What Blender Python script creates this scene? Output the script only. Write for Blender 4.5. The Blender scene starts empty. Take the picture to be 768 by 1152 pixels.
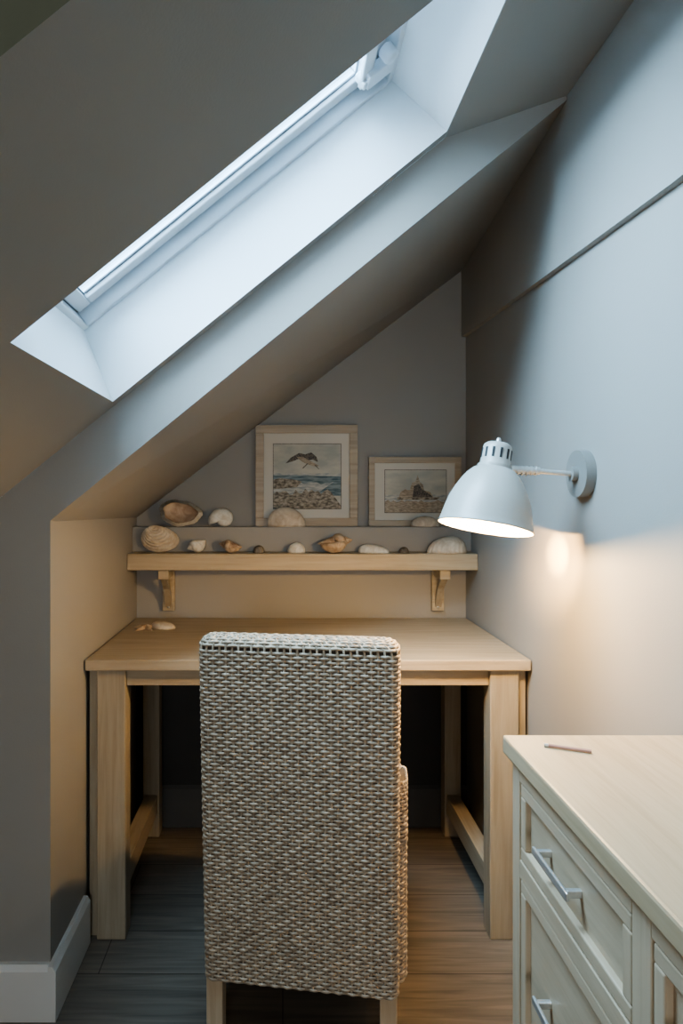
import bpy, bmesh, math, random
from mathutils import Vector, Matrix
random.seed(4)
S = bpy.context.scene
COL = S.collection
try:
    S.view_settings.view_transform='AgX'; S.view_settings.look='AgX - Medium High Contrast'
except Exception as ex: print(ex)

# ------------------------------------------------------------ materials
def new_mat(name):
    m = bpy.data.materials.new(name); m.use_nodes = True
    nt = m.node_tree; b = nt.nodes['Principled BSDF']
    return m, nt, b
def ramp(nt, cols):
    r = nt.nodes.new('ShaderNodeValToRGB')
    el = r.color_ramp.elements
    el[0].position = cols[0][0]; el[0].color = (*cols[0][1], 1)
    el[1].position = cols[-1][0]; el[1].color = (*cols[-1][1], 1)
    for p, c in cols[1:-1]:
        e = el.new(p); e.color = (*c, 1)
    return r
def noise_mat(name, c1, c2, scale=(8,8,8), ns=3.0, detail=4, rough=.6, bump=.0, bscale=None, metal=0, dist=0.0, lo=.35, hi=.65, spec=.5):
    m, nt, b = new_mat(name)
    tc = nt.nodes.new('ShaderNodeTexCoord'); mp = nt.nodes.new('ShaderNodeMapping')
    mp.inputs['Scale'].default_value = scale
    n = nt.nodes.new('ShaderNodeTexNoise'); n.inputs['Scale'].default_value = ns; n.inputs['Detail'].default_value = detail
    n.inputs['Distortion'].default_value = dist
    nt.links.new(tc.outputs['Object'], mp.inputs['Vector']); nt.links.new(mp.outputs[0], n.inputs['Vector'])
    r = ramp(nt, [(lo, c1), (hi, c2)])
    nt.links.new(n.outputs['Fac'], r.inputs[0]); nt.links.new(r.outputs[0], b.inputs['Base Color'])
    b.inputs['Roughness'].default_value = rough; b.inputs['Metallic'].default_value = metal
    b.inputs['Specular IOR Level'].default_value = spec
    if bump:
        bp = nt.nodes.new('ShaderNodeBump'); bp.inputs['Strength'].default_value = bump; bp.inputs['Distance'].default_value = .002
        src = n
        if bscale:
            src = nt.nodes.new('ShaderNodeTexNoise'); src.inputs['Scale'].default_value = bscale
            nt.links.new(tc.outputs['Object'], src.inputs['Vector'])
        nt.links.new(src.outputs['Fac'], bp.inputs['Height']); nt.links.new(bp.outputs[0], b.inputs['Normal'])
    return m

M_paint = noise_mat('paint_grey', (.302,.290,.268), (.322,.310,.288), (1,1,1), 2, 3, .6, .12, 260)
M_olive = noise_mat('recess_olive', (.13,.14,.10), (.15,.16,.115), (1,1,1), 2, 3, .7)  # even olive tone, darker than the rest of the ceiling
M_white = noise_mat('paint_white', (.76,.80,.82), (.81,.85,.87), (1,1,1), 2, 3, .45, .06, 200)
M_deskshade = noise_mat('under_desk_shade', (.035,.033,.03), (.045,.042,.04), (1,1,1), 2, 3, .7)  # dark colour standing for the shade under the desk
M_frame = noise_mat('window_lacquer', (.64,.68,.72), (.68,.72,.76), (1,1,1), 2, 3, .35)
def wood(name, c1, c2, c3, axis, rough=.5):
    m, nt, b = new_mat(name)
    tc = nt.nodes.new('ShaderNodeTexCoord'); mp = nt.nodes.new('ShaderNodeMapping')
    sc = [40,40,40]; sc[axis] = 2.2
    mp.inputs['Scale'].default_value = sc
    n = nt.nodes.new('ShaderNodeTexNoise'); n.inputs['Scale'].default_value = 1.6; n.inputs['Detail'].default_value = 6; n.inputs['Distortion'].default_value = .6
    n.inputs['Roughness'].default_value = .62
    nt.links.new(tc.outputs['Object'], mp.inputs['Vector']); nt.links.new(mp.outputs[0], n.inputs['Vector'])
    r = ramp(nt, [(.28, c1), (.5, c2), (.72, c3)])
    nt.links.new(n.outputs['Fac'], r.inputs[0]); nt.links.new(r.outputs[0], b.inputs['Base Color'])
    b.inputs['Roughness'].default_value = rough
    bp = nt.nodes.new('ShaderNodeBump'); bp.inputs['Strength'].default_value = .15; bp.inputs['Distance'].default_value = .001
    nt.links.new(n.outputs['Fac'], bp.inputs['Height']); nt.links.new(bp.outputs[0], b.inputs['Normal'])
    return m
OAK = ((.29,.235,.165),(.36,.30,.215),(.41,.345,.255))
M_oakX = wood('oak_x', (.30,.24,.16),(.38,.305,.21),(.43,.35,.25), 0); M_oakY = wood('oak_y', *OAK, 1); M_oakZ = wood('oak_z', *OAK, 2)
M_legw = wood('chair_leg_wood', (.40,.29,.18),(.48,.36,.24),(.53,.41,.28), 2)
PAL = ((.45,.345,.235),(.51,.40,.28),(.55,.44,.315))
M_palY = wood('pale_wood_y', *PAL, 1, .45); M_palZ = wood('pale_wood_z', *PAL, 2, .5)
M_ctop = wood('chest_top_oak', (.40,.295,.18),(.47,.36,.23),(.52,.405,.27), 1, .42)
M_shelfX = wood('shelf_oak', (.33,.265,.175),(.41,.335,.23),(.46,.385,.27), 0)
M_picw = wood('picture_frame_wood', (.34,.27,.19),(.42,.34,.245),(.48,.40,.30), 0, .45)
M_mat = noise_mat('mount_card', (.60,.575,.51), (.64,.61,.55), (1,1,1), 4, 2, .8)
M_metal = noise_mat('brushed_steel', (.56,.55,.53), (.62,.61,.59), (60,4,60), 3, 2, .4, metal=.75)
M_lampgrey = noise_mat('lamp_enamel', (.37,.355,.325), (.40,.385,.355), (1,1,1), 3, 2, .38)
M_lampin = noise_mat('lamp_inner', (.82,.80,.75), (.85,.83,.78), (1,1,1), 3, 2, .5)
M_dark = noise_mat('dark_slot', (.02,.02,.02), (.03,.03,.03), (1,1,1), 3, 2, .8)
M_plate = noise_mat('lamp_rose', (.22,.215,.20), (.25,.245,.23), (1,1,1), 3, 2, .45)
M_wick = noise_mat('wicker_strand', (.27,.205,.145), (.53,.43,.32), (60,60,90), 1.0, 3, .6, lo=.3, hi=.7)
M_gapshade = noise_mat('weave_gap_shade', (.06,.045,.032), (.085,.065,.048), (30,30,30), 2, 2, .9)  # dark colour stands for the shadow between the strands
def shellmat(name, c1, c2, sc=60, lo=.35, hi=.65):
    return noise_mat(name, c1, c2, (1,1,1), sc, 4, .5, .2, lo=lo, hi=hi, dist=1.0)
M_sh_cream = shellmat('shell_cream', (.48,.39,.29), (.64,.56,.45), 35)
M_sh_white = shellmat('shell_white', (.60,.56,.48), (.76,.73,.66))
M_sh_brown = shellmat('shell_brown', (.20,.11,.06), (.55,.42,.30), 45)
M_sh_tan = shellmat('shell_tan', (.34,.22,.13), (.56,.43,.30), 40)
M_sh_dark = shellmat('shell_dark', (.08,.07,.06), (.25,.21,.17), 50)
M_sh_in = shellmat('shell_inner', (.36,.26,.19), (.56,.46,.36), 25)

# floor planks
def floor_mat():
    m, nt, b = new_mat('floor_planks')
    tc = nt.nodes.new('ShaderNodeTexCoord'); mp = nt.nodes.new('ShaderNodeMapping'); mp.inputs['Scale'].default_value=(1,1,1)
    br = nt.nodes.new('ShaderNodeTexBrick')
    br.inputs['Color1'].default_value=(.185,.158,.130,1); br.inputs['Color2'].default_value=(.150,.128,.104,1); br.inputs['Mortar'].default_value=(.05,.04,.03,1)
    br.inputs['Scale'].default_value=1; br.inputs['Brick Width'].default_value=1.25; br.inputs['Row Height'].default_value=.165
    br.inputs['Mortar Size'].default_value=.0015; br.offset=.37
    nt.links.new(tc.outputs['Object'], mp.inputs[0]); nt.links.new(mp.outputs[0], br.inputs['Vector'])
    mp2 = nt.nodes.new('ShaderNodeMapping'); mp2.inputs['Scale'].default_value=(2.2,34,1)
    n = nt.nodes.new('ShaderNodeTexNoise'); n.inputs['Scale'].default_value=1.5; n.inputs['Detail'].default_value=7; n.inputs['Distortion'].default_value=1.2
    nt.links.new(tc.outputs['Object'], mp2.inputs[0]); nt.links.new(mp2.outputs[0], n.inputs['Vector'])
    r = ramp(nt, [(.3,(.65,.65,.65)),(.7,(1.2,1.18,1.15))])
    nt.links.new(n.outputs['Fac'], r.inputs[0])
    mx = nt.nodes.new('ShaderNodeMix'); mx.data_type='RGBA'; mx.blend_type='MULTIPLY'; mx.inputs['Factor'].default_value=1
    nt.links.new(br.outputs['Color'], mx.inputs['A']); nt.links.new(r.outputs[0], mx.inputs['B'])
    nt.links.new(mx.outputs['Result'], b.inputs['Base Color']); b.inputs['Roughness'].default_value=.5
    return m
M_floor = floor_mat()
def glass_mat(name, refl=.06):
    m = bpy.data.materials.new(name); m.use_nodes=True; nt=m.node_tree
    for n in list(nt.nodes): nt.nodes.remove(n)
    o=nt.nodes.new('ShaderNodeOutputMaterial'); t=nt.nodes.new('ShaderNodeBsdfTransparent'); g=nt.nodes.new('ShaderNodeBsdfGlossy')
    g.inputs['Roughness'].default_value=.03; t.inputs[0].default_value=(.97,.99,1,1)
    mx=nt.nodes.new('ShaderNodeMixShader'); f=nt.nodes.new('ShaderNodeFresnel'); f.inputs['IOR'].default_value=1.35
    nt.links.new(f.outputs[0],mx.inputs[0]); nt.links.new(t.outputs[0],mx.inputs[1]); nt.links.new(g.outputs[0],mx.inputs[2]); nt.links.new(mx.outputs[0],o.inputs[0])
    return m
M_glass = glass_mat('glass')
def emis(name, col, s):
    m,nt,b=new_mat(name); b.inputs['Emission Color'].default_value=(*col,1); b.inputs['Emission Strength'].default_value=s
    return m

# ------------------------------------------------------------ helpers
def mesh_obj(name, verts, faces, mat, parent=None, smooth=False, mats=None, fm=None, recalc=False):
    me = bpy.data.meshes.new(name); me.from_pydata([tuple(v) for v in verts], [], faces); me.update()
    for m in (mats or [mat]): me.materials.append(m)
    if fm:
        for p,i in zip(me.polygons, fm): p.material_index = i
    if recalc:
        bm=bmesh.new(); bm.from_mesh(me); bmesh.ops.recalc_face_normals(bm, faces=bm.faces); bm.to_mesh(me); bm.free()
    if smooth:
        for p in me.polygons: p.use_smooth=True
    ob = bpy.data.objects.new(name, me); COL.objects.link(ob)
    if parent: attach(ob,parent)
    return ob
def attach(ob,parent):
    ob.parent=parent; ob.matrix_parent_inverse = parent.matrix_basis.inverted()
def group(name, loc=(0,0,0), rotz=0):
    e=bpy.data.objects.new(name,None); e.location=loc; e.rotation_euler[2]=rotz; e.empty_display_size=.05; COL.objects.link(e)
    bpy.context.view_layer.update(); return e
def box(name,x0,x1,y0,y1,z0,z1,mat,parent=None,bev=.0015,M=None):
    bm=bmesh.new(); bmesh.ops.create_cube(bm,size=1)
    for v in bm.verts:
        v.co=Vector((x0+(v.co.x+.5)*(x1-x0), y0+(v.co.y+.5)*(y1-y0), z0+(v.co.z+.5)*(z1-z0)))
    if bev: bmesh.ops.bevel(bm,geom=list(bm.edges),offset=bev,segments=2,profile=.5,affect='EDGES')
    if M is not None: bmesh.ops.transform(bm,matrix=M,verts=bm.verts)
    me=bpy.data.meshes.new(name); bm.to_mesh(me); bm.free(); me.materials.append(mat)
    ob=bpy.data.objects.new(name,me); COL.objects.link(ob)
    if parent: attach(ob,parent)
    return ob
def prism(name, pts, axis, a, b, mat, parent=None):
    def mk(p,t):
        if axis==1: return (p[0],t,p[1])
        if axis==0: return (t,p[0],p[1])
        return (p[0],p[1],t)
    n=len(pts); v=[mk(p,a) for p in pts]+[mk(p,b) for p in pts]
    f=[list(range(n)),list(range(2*n-1,n-1,-1))]+[[i,(i+1)%n,n+(i+1)%n,n+i] for i in range(n)]
    return mesh_obj(name,v,f,mat,parent,recalc=True)
def lathe(name, prof, mat, M=None, seg=48, parent=None, smooth=True, close=False):
    v=[];f=[]
    for r,h in prof:
        for k in range(seg):
            a=2*math.pi*k/seg; v.append(Vector((r*math.cos(a),r*math.sin(a),h)))
    n=len(prof)
    for i in range(n-1):
        for k in range(seg):
            f.append([i*seg+k,i*seg+(k+1)%seg,(i+1)*seg+(k+1)%seg,(i+1)*seg+k])
    if close:
        f.append(list(range(seg))); f.append(list(range((n-1)*seg,n*seg)))
    if M is not None: v=[M@x for x in v]
    ob=mesh_obj(name,v,f,mat,parent,smooth=smooth,recalc=True)
    return ob
def frame_from(origin, zdir, ref=Vector((0,1,0))):
    z=Vector(zdir).normalized(); x=ref.cross(z).normalized(); y=z.cross(x)
    M=Matrix((x,y,z)).transposed().to_4x4(); M.translation=Vector(origin); return M
def rod(name,p,q,r,mat,parent=None,seg=20):
    p=Vector(p);q=Vector(q); M=frame_from(p,q-p, Vector((0,1,0)) if abs((q-p).normalized().y)<.9 else Vector((1,0,0)))
    return lathe(name,[(r,0),(r,(q-p).length)],mat,M,seg,parent,smooth=False,close=True)

# ------------------------------------------------------------ room shell (metres)
XL,XR = -.535,.67          # alcove side walls
YF,YB = 1.515,2.41         # alcove mouth / back wall
XW,YR = -1.3,-2.5          # knee wall, rear wall
def ceil_z(x): return 1.721+.81*x
box('floor',XW-.1,XR+.1,YR-.1,YB+.1,-.08,0,M_floor,bev=0)
box('wall_back',XL-.1,XR+.12,YB,YB+.1,0,2.3,M_paint,bev=0)
prism('wall_right',[(YR,0),(YB,0),(YB,1.785),(1.1,1.722),(YR,1.722)],0,XR,XR+.12,M_paint)
prism('wall_right_upper',[(YR,1.722),(1.1,1.722),(YB,1.785),(YB,2.4),(YR,2.4)],0,XR-.016,XR+.12,M_paint)
XU=XR-.016
box('wall_left',XL-.1,XL,YF+.03,YB,0,1.16,M_paint,bev=0)
prism('wall_alcove_front',[(XW,0),(XL,0),(XL,1.142),(XU,2.111),(XU,2.121),(.373,2.023),(XW,ceil_z(XW))],1,YF,YF+.03,M_paint)
mesh_obj('ceiling_alcove',[(XL-.05,YF+.001,1.101),(XR+.05,YF+.001,2.164),(XR+.05,YB+.02,2.078),(XL-.05,YB+.02,1.086),
    (XL-.05,YF+.001,1.25),(XR+.05,YF+.001,2.3),(XR+.05,YB+.02,2.3),(XL-.05,YB+.02,1.25)],
    [[0,1,2,3],[4,7,6,5],[0,4,5,1],[1,5,6,2],[2,6,7,3],[3,7,4,0]],M_paint,recalc=True)
sx0,sx1,sy0,sy1=-.383,.37,.925,1.483
YS=.52
def cq(x0,x1,y0,y1,dz=0): return [(x0,y0,ceil_z(x0)+dz),(x1,y0,ceil_z(x1)+dz),(x1,y1,ceil_z(x1)+dz),(x0,y1,ceil_z(x0)+dz)]
V=[];F=[]
for q in (cq(XW,sx0,YS,YF),cq(sx1,.373,YS,YF),cq(sx0,sx1,YS,sy0),cq(sx0,sx1,sy1,YF)):
    F.append([len(V)+i for i in range(4)]); V+=q
V+=[(.373,YR,2.023),(XR,YR,2.126),(XR,YF,2.126),(.373,YF,2.023)]; F.append([len(V)-4+i for i in range(4)])
mesh_obj('ceiling',V,F,M_paint)
V=cq(XW,.373,YR,YS,.13)
F=[[0,1,2,3]]
V+=[(XW,YS,ceil_z(XW)),(.373,YS,ceil_z(.373))]; F.append([3,2,5,4])
V+=[(.373,YR,2.023),(.373,YS,2.023)]; F.append([1,2,7,6])
mesh_obj('ceiling_recess',V,F,M_olive)
box('wall_knee',XW-.1,XW,YR,YF,0,.9,M_paint,bev=0)
wx0,wx1,wz0,wz1=-.65,.35,.75,1.45
for i,(a,b,c,d) in enumerate([(XW-.1,wx0,0,2.4),(wx1,XR+.1,0,2.4),(wx0,wx1,0,wz0),(wx0,wx1,wz1,2.4)]):
    box('wall_rear' if i==0 else 'wall_rear_%d'%i,a,b,YR-.1,YR,c,d,M_paint,bev=0)
w2=group('window_2',((wx0+wx1)/2,YR-.05,1.1))
for n,(a,b,c,d) in {'stile_l':(wx0,wx0+.05,wz0,wz1),'stile_r':(wx1-.05,wx1,wz0,wz1),'rail_b':(wx0+.05,wx1-.05,wz0,wz0+.05),'rail_t':(wx0+.05,wx1-.05,wz1-.05,wz1),'mullion':(-.17,-.13,wz0+.05,wz1-.05)}.items():
    box(n,a,b,YR-.08,YR-.03,c,d,M_frame,w2)
box('pane',wx0+.05,wx1-.05,YR-.056,YR-.052,wz0+.05,wz1-.05,M_glass,w2,bev=0)

# baseboards
def bb_prof(t,h): return [(0,0),(t,0),(t,h-.012),(t*.55,h),(0,h)]
M_base = noise_mat('baseboard_white', (.66,.65,.62), (.70,.69,.66), (1,1,1), 2, 3, .45)
prism('baseboard_front',[(YF-a,b) for a,b in bb_prof(.018,.126)],0,XW,XL,M_base)
prism('baseboard_left',[(XL+a,b) for a,b in bb_prof(.018,.126)],1,YF-.018,1.768,M_base)
prism('baseboard_back',[(YB-a,b) for a,b in bb_prof(.022,.15)],0,XL,XR,noise_mat('skirting_shaded',(.08,.076,.07),(.10,.095,.085),(1,1,1),2,3,.6))  # under-desk shade is put into the skirting colour
box('wall_back_shade_sheet',XL,XR,YB-.012,YB,.15,.729,M_deskshade,bev=0)  # added dark sheet, paints the under-desk shade onto the wall

# ------------------------------------------------------------ skylight
ct,st=.777,.629
d=Vector((ct,0,st)).normalized(); nn=Vector((-st,0,ct)).normalized()
O=Vector((sx0,0,ceil_z(sx0)))
MS=Matrix((d,Vector((0,1,0)),nn)).transposed().to_4x4(); MS.translation=O
L=(sx1-sx0)*math.sqrt(1+.81**2)
def su(u,y,n): return MS@Vector((u,y,n))
u0,u1,nf=.05,.944,.165
V=[su(0,sy0,0),su(L,sy0,0),su(L,sy1,0),su(0,sy1,0),su(u0,sy0,nf),su(u1,sy0,nf),su(u1,sy1,nf),su(u0,sy1,nf)]
mesh_obj('trim_skylight_reveal',V,[[0,1,5,4],[1,2,6,5],[2,3,7,6],[3,0,4,7]],M_white)
w1=group('window_1',su(L/2,(sy0+sy1)/2,nf))
def ring(pre,a,b,c,e,n0,n1,w,mat,par,wt=None):
    wt=wt or w
    box(pre+'_bottom',a,a+w,c,e,n0,n1,mat,par,.003,MS); box(pre+'_top',b-wt,b,c,e,n0,n1,mat,par,.003,MS)
    box(pre+'_near',a+w,b-wt,c,c+w,n0,n1,mat,par,.003,MS); box(pre+'_far',a+w,b-wt,e-w,e,n0,n1,mat,par,.003,MS)
ring('casing',u0-.02,u1+.02,sy0-.02,sy1+.02,nf,nf+.09,.034,M_frame,w1)
a,b_,c,e=u0+.018,u1-.018,sy0+.018,sy1-.018
ring('sash',a,b_,c,e,nf+.03,nf+.06,.034,M_frame,w1,.06)
M_gask=noise_mat('window_gasket',(.16,.18,.20),(.20,.22,.24),(1,1,1),2,2,.6)
ring('gasket',a-.004,b_+.004,c-.004,e+.004,nf+.034,nf+.05,.006,M_gask,w1)
ring('pane_gasket',a+.031,b_-.056,c+.031,e-.031,nf+.040,nf+.046,.007,M_gask,w1)
box('glazing',a+.030,b_-.05,c+.030,e-.030,nf+.046,nf+.051,M_glass,w1,0,MS)
box('vent_flap',b_-.075,b_-.045,c+.03,e-.03,nf+.008,nf+.02,M_frame,w1,.003,MS)
for k,yy in enumerate((c+.05,e-.05)):
    box('vent_arm_%d'%k,b_-.075,b_-.02,yy-.012,yy+.012,nf+.0,nf+.032,M_frame,w1,.004,MS)
Mk=MS@Matrix.Translation((.905,1.352,nf-.018))
lathe('latch_barrel',[(.001,0),(.014,.002),(.017,.008),(.017,.028),(.012,.032),(.001,.033)],M_frame,Mk,24,w1)
box('latch_plate',.86,.93,1.385,1.43,nf-.004,nf+.02,M_frame,w1,.003,MS)

# ------------------------------------------------------------ desk
desk=group('desk',((XL+XR)/2,2.08,0))
DX0,DX1,DY0,DY1=XL+.004,XR-.004,1.775,2.388
box('top',DX0,DX1,DY0-.012,DY1,.730,.760,M_oakX,desk,.003)
lw=.078
for n,x in (('leg_front_left',DX0+.028),('leg_front_right',DX1-.028-lw)):
    box(n,x,x+lw,DY0+.002,DY0+.062,0,.730,M_oakZ,desk,.003)
for n,x in (('leg_back_left',DX0+.028),('leg_back_right',DX1-.028-lw)):
    box(n,x+.01,x+lw-.01,DY1-.07,DY1-.012,0,.730,M_oakZ,desk,.003)
for n,a_,b2 in (('side_left',DX0+.004,DX0+.0275),('side_right',DX1-.0275,DX1-.004)):
    box(n,a_,b2,DY0+.018,DY0+.06,0.001,.730,M_oakZ,desk,.002)
box('apron_front',DX0+.028+lw,DX1-.028-lw,DY0+.014,DY0+.036,.684,.730,M_oakX,desk,.002)
box('apron_back',DX0+.028+lw,DX1-.028-lw,DY1-.05,DY1-.03,.64,.730,M_deskshade,desk,.002)
for n,x in (('rail_left',DX0+.045),('rail_right',DX1-.045-.045)):
    box(n,x,x+.045,DY0+.062,DY1-.07,.085,.15,M_oakY,desk,.002)
    box('upper_'+n,x,x+.03,DY0+.062,DY1-.07,.66,.730,M_oakY,desk,.002)

# ------------------------------------------------------------ shelf + boxed ledge
shelf=group('wall_shelf',((XL+XR)/2,2.33,1.0))
box('board',XL+.001,XR-.001,2.255,YB-.001,.947,1.004,M_shelfX,shelf,.003)
for i,x in enumerate((-.415,.564)):
    box('bracket_plate_%d'%i,x-.022,x+.022,2.39,YB-.001,.785,.946,M_shelfX,shelf,.002)
    box('bracket_arm_%d'%i,x-.018,x+.018,2.285,2.39,.912,.946,M_shelfX,shelf,.002)
    prism('bracket_brace_%d'%i,[(2.389,.80),(2.389,.84),(2.33,.911),(2.295,.911),(2.35,.87)],0,x-.011,x+.011,M_oakZ,shelf)
    lathe('bracket_screw_%d'%i,[(.001,.002),(.005,.001),(.005,0)],M_metal,frame_from((x,2.389,.80),(0,-1,0),Vector((1,0,0))),12,shelf)
box('trim_ledge',XL,XR,2.338,YB,1.004,1.093,M_paint,bev=.003)

# ------------------------------------------------------------ pictures
M_sky1=noise_mat('print_sky',(.40,.41,.38),(.56,.54,.46),(6,1,14),2,4,.8)
M_sea=noise_mat('print_sea',(.08,.13,.15),(.28,.34,.35),(12,1,70),2,4,.8)
M_foam=noise_mat('print_foam',(.30,.33,.33),(.60,.58,.53),(20,1,80),2,5,.8)
M_rock=noise_mat('print_rocks',(.13,.11,.085),(.47,.41,.33),(50,1,90),1.3,6,.8,lo=.38,hi=.62)
M_ink=noise_mat('print_ink',(.05,.05,.05),(.22,.19,.16),(120,1,120),2,4,.8)
M_sand=noise_mat('print_sand',(.26,.21,.16),(.50,.42,.32),(40,1,120),2,5,.8)
def picture(name,x0,x1,z0,z1,fw,px0,px1,pz0,pz1,art):
    g=group(name,((x0+x1)/2,2.4,z0))
    yf,yb=2.386,2.402
    box('frame_bottom',x0,x1,yf,yb,z0,z0+fw,M_picw,g,.002); box('frame_top',x0,x1,yf,yb,z1-fw,z1,M_picw,g,.002)
    box('frame_left',x0,x0+fw,yf+.0005,yb,z0+fw,z1-fw,M_picw,g,.002); box('frame_right',x1-fw,x1,yf+.0005,yb,z0+fw,z1-fw,M_picw,g,.002)
    box('mount',x0+fw-.002,x1-fw+.002,yf+.008,yb-.001,z0+fw-.002,z1-fw+.002,M_mat,g,0)
    ya=yf+.0075
    box('print_edge',px0-.002,px1+.002,ya-.0002,ya+.001,pz0-.002,pz1+.002,M_ink,g,0)
    W=px1-px0;Hh=pz1-pz0
    lay=0
    for nm,poly,mt in art:
        y=ya-.0005-lay*.0003; lay+=1
        mesh_obj(nm,[(px0+p[0]*W,y,pz0+p[1]*Hh) for p in poly],[list(range(len(poly)))],mt,g)
    return g
def wav(y0,amp,n,seed,x0=0,x1=1):
    rr=random.Random(seed)
    return [(x0+(x1-x0)*i/n, y0+amp*(rr.random()-.5)) for i in range(n+1)]
def band(ylo,yhi,amp,seed,n=22):
    return [(0,ylo)]+[(1,ylo)]+list(reversed(wav(yhi,amp,n,seed)))
art1=[('sky',[(0,0),(1,0),(1,1),(0,1)],M_sky1),
 ('distant_land',band(.4,.54,.03,1),M_foam),('sea',[(.0,.2),(1,.2),(1,.5),(0,.52)],M_sea),
 ('surf',[(0,.2)]+[(.6,.2)]+list(reversed(wav(.40,.07,14,2,0,.9))),M_foam),
 ('rocks',[(0,0),(1,0),(1,.05)]+list(reversed(wav(.26,.10,18,3,0,.85))),M_rock),
 ('rocks_back',[(0,.3),(.35,.33),(.42,.42),(.3,.45),(.1,.47),(0,.45)],M_rock),
 ('heron_wing',[(.18,.70),(.26,.79),(.38,.86),(.47,.84),(.56,.87),(.64,.80),(.66,.72),(.58,.76),(.50,.74),(.40,.78),(.28,.73)],M_ink),
 ('heron_body',[(.34,.80),(.44,.80),(.58,.72),(.68,.66),(.62,.65),(.52,.68),(.43,.72)],M_sand),
 ('heron_leg_1',[(.50,.70),(.52,.70),(.44,.62),(.43,.63)],M_ink),('heron_leg_2',[(.60,.68),(.62,.68),(.68,.61),(.67,.61)],M_ink)]
picture('picture_frame',-.099,.272,1.093,1.461,.030,-.034,.211,1.157,1.392,art1)
art2=[('sky',[(0,0),(1,0),(1,1),(0,1)],M_sky1),
 ('sea',[(0,.25),(1,.25),(1,.42),(0,.42)],M_foam),
 ('shore',band(0,.27,.07,8),M_sand),
 ('rock_stack',[(.22,.34),(.25,.48),(.33,.55),(.40,.52),(.44,.70),(.50,.74),(.53,.88),(.57,.72),(.62,.66),(.64,.52),(.74,.48),(.80,.34)],M_sand),
 ('rock_shadow',[(.45,.36),(.47,.62),(.55,.68),(.60,.55),(.66,.50),(.76,.40),(.78,.35)],M_ink),
 ('rocks',[(.2,.30),(.85,.30),(.9,.36),(.2,.36)],M_rock)]
picture('picture_frame.001',.312,.648,1.093,1.345,.022,.372,.594,1.143,1.297,art2)

# ------------------------------------------------------------ shells
def place(name,verts,faces,mat,loc,rot=(0,0,0),mats=None,fm=None):
    from mathutils import Euler
    R=Euler(rot).to_matrix(); vs=[R@Vector(v) for v in verts]
    zmin=min(v.z for v in vs)
    vs=[v-Vector((0,0,zmin)) for v in vs]
    ob=mesh_obj(name,vs,faces,mat,None,True,mats,fm,recalc=(fm is None)); ob.location=loc
    return ob
def dome(name,w,dp,h,mat,loc,rot=(0,0,0),ribs=18,apex=.0,ridge=.025):
    V=[];F=[];na=ribs*4;nr=16
    for j in range(nr+1):
        t=j/nr
        for i in range(na):
            a=2*math.pi*i/na; rr=math.sin(t*math.pi/2)*(1+ridge*math.cos(ribs*a)*t)
            z=h*math.cos(t*math.pi/2)**.85
            egg=1+.12*math.cos(a)
            V.append((rr*w/2*math.cos(a)+apex*w*(1-t)**1.2, rr*dp/2*math.sin(a)*egg, z))
    for j in range(nr):
        for i in range(na): F.append([j*na+i,j*na+(i+1)%na,(j+1)*na+(i+1)%na,(j+1)*na+i])
    F.append([nr*na+i for i in range(na)][::-1])
    return place(name,V,F,mat,loc,rot)
def fan(name,w,h,dep,mat,loc,rot=(0,0,0),skew=.18):
    V=[];F=[];na=96;nr=48
    ux,uz=-skew*w,h*.93
    for s in (0,1):
        for j in range(nr+1):
            t=j/nr
            for i in range(na):
                a=2*math.pi*i/na
                ex=w/2*math.cos(a)*(1+.04*math.sin(a)); ez=h*.5+h*.5*math.sin(a)*(1-.12*math.cos(a))
                x=ux*(1-t)+ex*t; z=uz*(1-t)+ez*t
                b=dep*math.sqrt(max(0,1-t**2.2))*(.45+.55*math.sin(math.pi*min(1,t*.9+.1)))
                b+=.0016*math.cos(2*math.pi*9*t)*(t<.97)
                V.append((x,-b-.003 if s==0 else b*.35+.001,z))
    o=(nr+1)*na
    for s in (0,1):
        for j in range(nr):
            for i in range(na):
                F.append([s*o+j*na+i,s*o+j*na+(i+1)%na,s*o+(j+1)*na+(i+1)%na,s*o+(j+1)*na+i])
    for i in range(na):
        k=nr*na; F.append([k+i,k+(i+1)%na,o+k+(i+1)%na,o+k+i])
    return place(name,V,F,mat,loc,rot)
def whelk(name,length,rad,mat,loc,rot=(0,0,0),turns=5,flare=1.0,knob=.0):
    V=[];F=[];N=turns*26;m=14
    g=.56
    T=turns*2*math.pi
    for k in range(N+1):
        th=T*k/N; s=math.exp(math.log(g)*(T-th)/(2*math.pi))
        R=rad*.50*s; r=rad*.56*s*(1+knob*abs(math.sin(th*2.5)))
        if k>N-9: r*=1+.035*flare*(k-(N-9))
        x=length*.62*s
        c=Vector((x,R*math.cos(th),R*math.sin(th))); rad_dir=Vector((0,math.cos(th),math.sin(th)))
        for q in range(m):
            b=2*math.pi*q/m
            V.append(c+rad_dir*(r*math.cos(b))+Vector((1,0,0))*(r*1.35*math.sin(b)))
    for k in range(N):
        for q in range(m): F.append([k*m+q,k*m+(q+1)%m,(k+1)*m+(q+1)%m,(k+1)*m+q])
    F.append(list(range(m)));F.append([N*m+q for q in range(m)])
    b0=len(V)
    for j in range(6):
        t=j/5
        for q in range(10):
            b=2*math.pi*q/10; rr=rad*.55*(1-t)**.8+.0012
            V.append(Vector((length*(.55+.45*t),rr*math.cos(b),rr*math.sin(b))))
    for j in range(5):
        for q in range(10): F.append([b0+j*10+q,b0+j*10+(q+1)%10,b0+(j+1)*10+(q+1)%10,b0+(j+1)*10+q])
    F.append([b0+50+q for q in range(10)])
    return place(name,V,F,mat,loc,rot)
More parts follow.
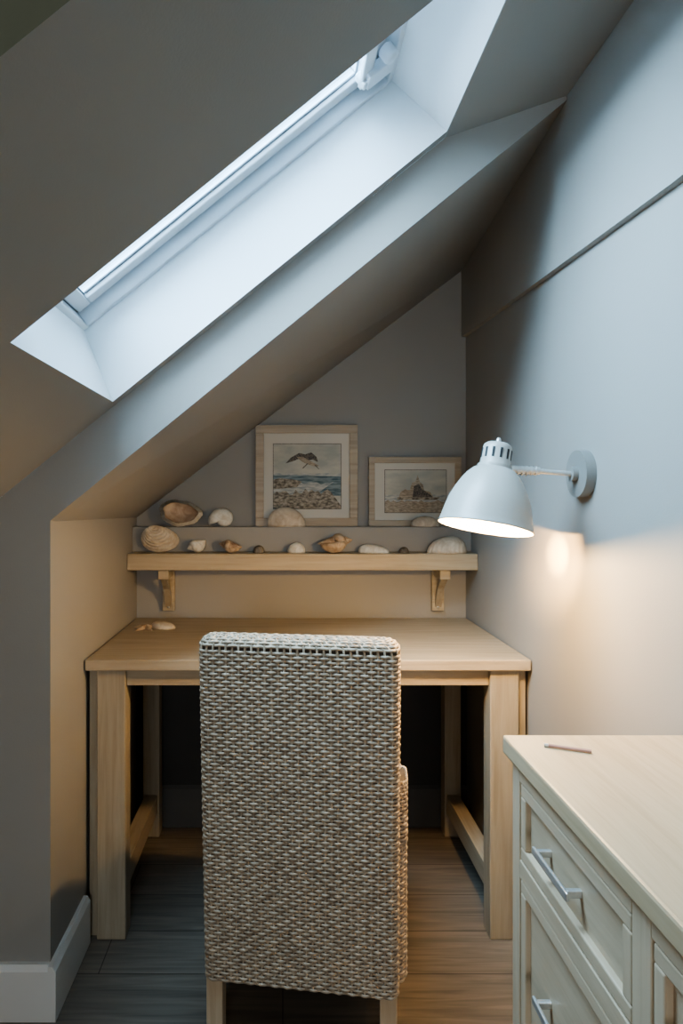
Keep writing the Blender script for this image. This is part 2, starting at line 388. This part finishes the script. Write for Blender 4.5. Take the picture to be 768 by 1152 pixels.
def bowl(name,w,h,dep,loc,rot=(0,0,0),m_out=None,m_in=None):
    V=[];F=[];fm=[];na=64;nr=12
    for s in (0,1):
        for j in range(nr+1):
            t=j/nr
            for i in range(na):
                a=2*math.pi*i/na
                irr=1+.05*math.sin(3*a+.7)+.03*math.sin(7*a)+.012*math.sin(23*a)*t
                off=-.14*(1-t)
                x=(t*math.cos(a)*irr+off)*w/2; z=(t*math.sin(a)*irr)*h/2
                y=dep*(1-t**2.4) if s==0 else (dep*.82*(1-t**2.0)-(.0 if t<1 else 0.003))
                if s==0: V.append((x*1.02,y,z*1.02))
                else: V.append((x*.82,y-.004,z*.80))
    st_=(nr+1)*na
    for s in (0,1):
        for j in range(nr):
            for i in range(na):
                q=[s*st_+j*na+i,s*st_+j*na+(i+1)%na,s*st_+(j+1)*na+(i+1)%na,s*st_+(j+1)*na+i]; F.append(q); fm.append(s)
    for i in range(na):
        k=nr*na
        F.append([k+i,k+(i+1)%na,st_+k+(i+1)%na,st_+k+i]); fm.append(0)
    return place(name,V,F,None,loc,rot,[m_out,m_in],fm)
ZS,ZL=1.004,1.093
bowl('abalone_shell',.150,.092,.030,(-.367,2.352,ZL),(math.radians(-14),math.radians(8),0),M_sh_white,M_sh_in)
def snail_disc(name,r,mat,loc,flip=0):
    V=[];F=[];turns=3;N=turns*30;m=12
    for k in range(N+1):
        th=2*math.pi*turns*k/N; s=math.exp(math.log(.42)*(turns*2*math.pi-th)/(2*math.pi))
        R=r*.50*s; rr=r*.56*s
        th2=th+math.radians(200)
        c=Vector((R*math.cos(th2)*1.12,-.25*r*(1-s),R*math.sin(th2)*.92)); rd=Vector((math.cos(th2),0,math.sin(th2)))
        for q in range(m):
            b=2*math.pi*q/m; V.append(c+rd*(rr*math.cos(b))+Vector((0,1,0))*(rr*.8*math.sin(b)))
    for k in range(N):
        for q in range(m): F.append([k*m+q,k*m+(q+1)%m,(k+1)*m+(q+1)%m,(k+1)*m+q])
    b0=len(V); c=sum((V[N*m+q] for q in range(m)),Vector())/m
    for q in range(m): V.append(c+(V[N*m+q]-c)*.8+Vector((0,0,-.004)))
    for q in range(m): F.append([N*m+q,N*m+(q+1)%m,b0+(q+1)%m,b0+q])
    F.append([b0+q for q in range(m)])
    return place(name,V,F,mat,loc,(0,0,0))
snail_disc('moon_snail_shell',.051,M_sh_white,(-.214,2.366,ZL))
dome('cockle_shell',.135,.045,.070,M_sh_cream,(.013,2.360,ZL),(0,0,0),20,-.06)
dome('limpet_shell',.10,.042,.038,M_sh_cream,(.51,2.360,ZL),(0,0,0),16)
# on the shelf
fan('clam_shell',.135,.092,.034,M_sh_cream,(-.440,2.315,ZS),(math.radians(-12),math.radians(8),0))
whelk('whelk_shell',.072,.030,M_sh_white,(-.335,2.30,ZS),(0,math.radians(-25),math.radians(10)))
whelk('conch_shell',.085,.026,M_sh_brown,(-.225,2.295,ZS),(0,math.radians(8),math.radians(-12)),5,1.2,.12)
dome('pebble',.042,.032,.026,M_sh_dark,(-.084,2.30,ZS),(0,0,.4),5,.02)
dome('cockle_shell.001',.062,.048,.036,M_sh_white,(.047,2.30,ZS),(0,0,.2),14,.05)
whelk('conch_shell.001',.125,.036,M_sh_tan,(.245,2.295,ZS),(0,math.radians(6),math.radians(186)),5,1.8,.22)
dome('mussel_shell',.105,.055,.030,M_sh_white,(.317,2.295,ZS),(0,0,-.1),12,-.2)
dome('pebble.001',.042,.034,.020,M_sh_dark,(.422,2.30,ZS),(0,0,1.0),5,.1)
dome('clam_shell.001',.135,.085,.058,M_sh_cream,(.570,2.293,ZS),(0,0,.1),22,.16,.035)
# on the desk
V=[];F=[];na=80
for j in range(9):
    t=j/8
    for i in range(na):
        a=2*math.pi*i/na; k=(math.cos(5*a)+1)/2; r=.012+.036*k**2.2
        V.append((r*t*math.cos(a),r*t*math.sin(a),.014*(1-t**1.6)+.001))
for j in range(8):
    for i in range(na): F.append([j*na+i,j*na+(i+1)%na,(j+1)*na+(i+1)%na,(j+1)*na+i])
F.append([8*na+i for i in range(na)])
place('starfish',V,F,M_sh_tan,(-.455,2.19,.7605),(0,0,.3))
dome('scallop_shell',.085,.06,.022,M_sh_cream,(-.40,2.20,.7605),(0,0,-.3),12,-.15)

# ------------------------------------------------------------ wicker chair
CA=math.radians(-8.5); CO=(.030,1.352,0)
ch=group('wicker_dining_chair',CO,CA)
MC=Matrix.Translation(CO)@Matrix.Rotation(CA,4,'Z')
WV=[];WF=[];SV=[];SF=[]
def rrect(hx,hy,r,n):
    r=min(r,hx*.98,hy*.98)
    L1=2*(hx-r);L2=2*(hy-r);A=math.pi*r/2; tot=2*L1+2*L2+4*A
    out=[]
    for k in range(n):
        s=tot*k/n
        for typ,Ls in (('b',L1),('c1',A),('r',L2),('c2',A),('t',L1),('c3',A),('l',L2),('c4',A)):
            if s<=Ls: break
            s-=Ls
        if typ=='b': out.append((-hx+r+s,-hy,0,-1))
        elif typ=='r': out.append((hx,-hy+r+s,1,0))
        elif typ=='t': out.append((hx-r-s,hy,0,1))
        elif typ=='l': out.append((-hx,hy-r-s,-1,0))
        else:
            i={'c1':0,'c2':1,'c3':2,'c4':3}[typ]; a=-math.pi/2+i*math.pi/2+s/r
            cx=(hx-r)*(1 if i in(0,1) else -1); cy=(hy-r)*(1 if i in(1,2) else -1)
            out.append((cx+r*math.cos(a),cy+r*math.sin(a),math.cos(a),math.sin(a)))
    return out
SUB=4
P=.0080
CV=[];CF=[]
def weave(rows, nst, amp=.0014, rn=.0019, rv=.0035):
    stakes=[[] for _ in range(nst)]
    for ri,(cx,cy,z,hx,hy,r,tl) in enumerate(rows):
        pts=rrect(hx,hy,r,nst*SUB); base=len(WV); n=len(pts)
        for k,(x,y,nx,ny) in enumerate(pts):
            o=amp*math.cos(math.pi*k/SUB+math.pi*ri)
            N=Vector((nx*math.cos(tl),ny*math.cos(tl),math.sin(tl))); U=Vector((-nx*math.sin(tl),-ny*math.sin(tl),math.cos(tl)))
            c=Vector((cx+x,cy+y,z))
            jit=random.uniform(-.0005,.0005)
            for q in range(6):
                b=2*math.pi*q/6
                WV.append(MC@(c+N*(o+rn*math.cos(b))+U*(rv*math.sin(b)+jit)))
            if k%SUB==0: stakes[k//SUB].append((c,N))
        for k in range(n):
            k2=(k+1)%n
            for q in range(6):
                WF.append([base+k*6+q,base+k2*6+q,base+k2*6+(q+1)%6,base+k*6+(q+1)%6])
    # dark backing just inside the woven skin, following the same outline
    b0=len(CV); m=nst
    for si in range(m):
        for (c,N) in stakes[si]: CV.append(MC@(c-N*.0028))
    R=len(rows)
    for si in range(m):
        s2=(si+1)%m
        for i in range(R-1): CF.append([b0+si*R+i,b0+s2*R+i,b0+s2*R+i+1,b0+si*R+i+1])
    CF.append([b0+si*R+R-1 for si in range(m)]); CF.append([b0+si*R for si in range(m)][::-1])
    for stt in stakes:
        base=len(SV)
        for i,(c,N) in enumerate(stt):
            T=Vector((0,0,1)).cross(N)
            T=T.normalized() if T.length>.01 else Vector((1,0,0))
            for q in range(6):
                b=2*math.pi*q/6; SV.append(MC@(c+N*(.0020*math.cos(b))+T*(.0027*math.sin(b))))
        for i in range(len(stt)-1):
            for q in range(6): SF.append([base+i*6+q,base+i*6+(q+1)%6,base+(i+1)*6+(q+1)%6,base+(i+1)*6+q])
zb,zt=.163,.905
rc=.024
rows=[];z=zb
def lean(z): return .030-.045*(z-zb)/(zt-zb)
bw,bd=.207,.032
while z<zt-rc:
    t=(z-zb)/(zt-zb); rows.append((0,lean(z)+bd,z,bw-.002*(1-t),bd,.018,0)); z+=P
nA=5
for i in range(1,nA+1):
    a=math.pi/2*i/nA*.96; rows.append((0,lean(zt)+bd,zt-rc+rc*math.sin(a),bw-rc*(1-math.cos(a)),bd-rc*(1-math.cos(a)),.018,a))
for hh in (.0045,):
    rows.append((0,lean(zt)+bd,zt+.0005,bw-rc-.003,hh,.004,math.pi/2*.98))
weave(rows,68)
SWd=.220
rows=[];z=zb
while z<.455: 
    rows.append((.004,.075+.220,z,SWd,.220,.035,0)); z+=P
for i in range(1,4):
    a=math.pi/2*i/3; rows.append((.004,.295,.455+.018*math.sin(a),SWd-.018*(1-math.cos(a)),.220-.018*(1-math.cos(a)),.03,a))
weave(rows,128)
for sx in (-1,1):
    rows=[];z=.465
    while z<.60:
        t=(z-.465)/.135; ln=.15*(1-t)**.8+.028
        rows.append((.004+sx*(SWd-.018),.065+ln,z,.018,ln,.016,0)); z+=P
    weave(rows,40)
mesh_obj('weave',WV,WF,M_wick,ch,True)
mesh_obj('stakes',SV,SF,M_wick,ch,True)
mesh_obj('backing',CV,CF,M_gapshade,ch,False)
def cbox(n,*a,mat=M_gapshade,bev=.004): return box(n,*a,mat,ch,bev,MC)
sv=[];sf=[]
for r in range(36):
    y=.120+r*.0108; base=len(sv); n=88
    for k in range(n+1):
        x=-SWd+.02+(2*SWd-.04)*k/n; o=.002*math.cos(math.pi*k/4+math.pi*r)
        for q in range(6):
            b=2*math.pi*q/6; sv.append(MC@Vector((x,y+.0048*math.cos(b),.474+o+.0021*math.sin(b))))
    for k in range(n):
        for q in range(6): sf.append([base+k*6+q,base+k*6+(q+1)%6,base+(k+1)*6+(q+1)%6,base+(k+1)*6+q])
mesh_obj('seat_weave',sv,sf,M_wick,ch,True)
for n,x,y in (('leg_1',-.185,.055),('leg_2',.185,.055),('leg_3',-.19,.475),('leg_4',.195,.475)):
    cbox(n,x-.018,x+.018,y-.018,y+.018,0,zb+.02,mat=M_legw,bev=.003)

# ------------------------------------------------------------ wall lamp
lamp=group('wall_lamp',(XR,1.455,1.247))
rod('wall_rose',(XR-.0005,1.455,1.247),(XR-.022,1.455,1.247),.052,M_plate,lamp,64)
rod('rose_cap',(XR-.022,1.455,1.247),(XR-.034,1.455,1.247),.016,M_plate,lamp,32)
rod('arm',(XR-.03,1.455,1.247),(.545,1.449,1.254),.0055,M_metal,lamp)
rod('arm_sleeve',(.565,1.450,1.253),(.500,1.446,1.257),.0085,M_metal,lamp)
for i in range(5):
    x=.558-i*.010
    rod('sleeve_ring_%d'%i,(x,1.4495,1.2535),(x-.003,1.4495,1.2537),.0105,M_metal,lamp)
A0=Vector((.472,1.443,1.312)); ax=Vector((-.19,-.125,-.97)).normalized()
ML=frame_from(A0,ax)
lathe('lamp_cap',[(.001,-.001),(.024,.0),(.029,.004),(.031,.012),(.032,.050),(.034,.053)],M_lampgrey,ML,48,lamp)
lathe('finial',[(.001,-.014),(.004,-.013),(.0055,-.008),(.004,-.002),(.008,0)],M_metal,ML,16,lamp)
for i in range(12):
    b=2*math.pi*i/12
    Mi=ML@Matrix.Rotation(b,4,'Z')
    box('cap_slot_%d'%i,.0306,.0322,-.0025,.0025,.014,.036,M_dark,lamp,0,Mi)
rod('collar',ML@Vector((0,0,.050)),ML@Vector((0,0,.056)),.0365,M_lampgrey,lamp,48)
outer=[(.034,.055),(.045,.060),(.056,.071),(.066,.086),(.076,.105),(.085,.126),(.0915,.150),(.096,.172),(.099,.184),(.101,.188)]
inner=[(r-.0022,h+(.0008 if i<8 else 0)) for i,(r,h) in enumerate(outer)]
lathe('shade_outer',outer+[(.0988,.1882)],M_lampgrey,ML,72,lamp)
lathe('shade_inner',inner,M_lampin,ML,72,lamp)
lathe('bulb_holder',[(.001,.05),(.02,.052),(.02,.095),(.014,.098)],M_lampin,ML,24,lamp)
M_bulb=emis('bulb_glow',(1,.72,.38),30)
lathe('bulb',[(.012,.096),(.016,.108),(.024,.124),(.027,.138),(.024,.150),(.014,.158),(.001,.160)],M_bulb,ML,32,lamp)
pl=bpy.data.lights.new('lamp_bulb_light','POINT'); pl.energy=21; pl.color=(1,.64,.27); pl.shadow_soft_size=.020
po=bpy.data.objects.new('lamp_bulb_light',pl); po.location=ML@Vector((0,0,.181)); COL.objects.link(po); attach(po,lamp)
# spots added under the rim: narrow hot core, wider soft halo on wall
for nm,en,sz,col in (('wall_hotspot_spot',110,23,(1,.60,.17)),('wall_halo_spot',42,58,(1,.56,.18))):
    sl=bpy.data.lights.new(nm,'SPOT'); sl.energy=en; sl.color=col; sl.shadow_soft_size=.003; sl.spot_size=math.radians(sz); sl.spot_blend=1
    sp=ML@Vector((0,0,.214)); so=bpy.data.objects.new(nm,sl)
    so.matrix_world=frame_from(sp,-(Vector((XR,1.600,1.056))-sp),Vector((0,0,1))); COL.objects.link(so); attach(so,lamp)

# ------------------------------------------------------------ chest of drawers
chest=group('chest_of_drawers',(.53,.55,0))
CX0,CX1,CY0,CY1,CZ=.376,XR-.003,-.05,1.078,.77
box('top',CX0-.012,CX1,CY0-.012,CY1+.014,CZ,CZ+.030,M_ctop,chest,.004)
box('carcass',CX0+.014,CX1,CY0+.002,CY1-.002,.07,CZ,M_palZ,chest,.001)
cols=[(.71,1.046),(.345,.672),(-.02,.307)]
sty=[CY0,-.02,.307,.345,.672,.71,1.046,CY1]
for i in range(4):
    box('stile_%d'%i,CX0,CX0+.015,sty[2*i],sty[2*i+1],0.0,CZ,M_palZ,chest,.002)
zr=[(.055,.085),(.305,.335),(.590,.618),(.742,CZ)]
for ci,(ya,yb2) in enumerate(cols):
    for ri,(z0,z1) in enumerate(zr): box('rail_%d_%d'%(ci,ri),CX0,CX0+.015,ya,yb2,z0,z1,M_palY,chest,.0015)
    for ri in range(3):
        z0=zr[ri][1]+.002; z1=zr[ri+1][0]-.002; y0=ya+.002;y1=yb2-.002; fw=.020
        g='drawer_%d_%d'%(ci,ri)
        box(g+'_panel',CX0+.010,CX0+.014,y0+fw-.004,y1-fw+.004,z0+fw-.004,z1-fw+.004,M_palY,chest,0)
        box(g+'_rail_b',CX0+.001,CX0+.0139,y0,y1,z0,z0+fw,M_palY,chest,.0025)
        box(g+'_rail_t',CX0+.001,CX0+.0139,y0,y1,z1-fw,z1,M_palY,chest,.0025)
        box(g+'_stile_a',CX0+.001,CX0+.0139,y0,y0+fw,z0+fw,z1-fw,M_palZ,chest,.0025)
        box(g+'_stile_b',CX0+.001,CX0+.0139,y1-fw,y1,z0+fw,z1-fw,M_palZ,chest,.0025)
        zc=(z0+z1)/2; yc=(y0+y1)/2+.022
        for s in (-1,1): box(g+'_post_%d'%s,CX0-.010,CX0+.011,yc+s*.048-.004,yc+s*.048+.004,zc-.005,zc+.005,M_metal,chest,.0015)
        box(g+'_pull',CX0-.014,CX0-.009,yc-.058,yc+.058,zc-.006,zc+.006,M_metal,chest,.002)
pen=group('pencil',(.455,1.02,.8035))
rod('shaft',(.418,1.035,.8032),(.474,1.010,.8032),.0028,noise_mat('pencil_paint',(.42,.24,.20),(.48,.28,.22),rough=.5),pen,6)
rod('ferrule',(.418,1.035,.8032),(.412,1.0377,.8032),.003,M_metal,pen,12)

# ------------------------------------------------------------ unseen globe lamp added behind the camera as warm fill
fill_lamp=group('fill_globe_lamp',(-.45,-.9,1.22))
GP=Matrix.Translation((-.45,-.9,1.12))
M_fillglow=emis('fill_globe_glow',(1,.80,.58),9)
lathe('fill_globe',[(.10*math.sin(math.pi*i/16)+.0005,.10*math.cos(math.pi*i/16)) for i in range(17)],M_fillglow,GP,32,fill_lamp)
rod('fill_globe_cord',(-.45,-.9,1.22),(-.45,-.9,ceil_z(-.45)+.13),.003,M_dark,fill_lamp,8)
pl2=bpy.data.lights.new('fill_globe_light','POINT'); pl2.energy=19; pl2.color=(1,.83,.62); pl2.shadow_soft_size=.11
po2=bpy.data.objects.new('fill_globe_light',pl2); po2.location=(-.45,-.9,1.12); COL.objects.link(po2); attach(po2,fill_lamp)

# ------------------------------------------------------------ lights
def area(name,loc,zdir,sx,sy,e,col,ref=Vector((0,1,0))):
    l=bpy.data.lights.new(name,'AREA'); l.shape='RECTANGLE'; l.size=sx; l.size_y=sy; l.energy=e; l.color=col
    o=bpy.data.objects.new(name,l); o.matrix_world=frame_from(loc,-Vector(zdir),ref); COL.objects.link(o); return o
area('skylight_daylight',su(.5,1.2,.50),-nn,1.1,.8,102,(.49,.76,1.0))
area('rear_window_daylight',(-.15,YR-.25,1.15),(0,1,0),1.1,.8,48,(.94,.95,.97),Vector((1,0,0)))
W=bpy.data.worlds.new('overcast_sky'); S.world=W; W.use_nodes=True
W.node_tree.nodes['Background'].inputs[0].default_value=(.53,.78,1,1); W.node_tree.nodes['Background'].inputs[1].default_value=2.6

# ------------------------------------------------------------ camera
cam=bpy.data.cameras.new('camera'); co=bpy.data.objects.new('camera',cam); COL.objects.link(co)
co.location=(0,0,1.19); co.rotation_euler=(math.radians(90),0,0)
cam.sensor_fit='VERTICAL'; cam.sensor_height=36; cam.sensor_width=24; cam.lens=740/1152*36
cam.shift_x=(384-318)/1152; cam.shift_y=(562-576)/1152; cam.clip_start=.02
S.camera=co
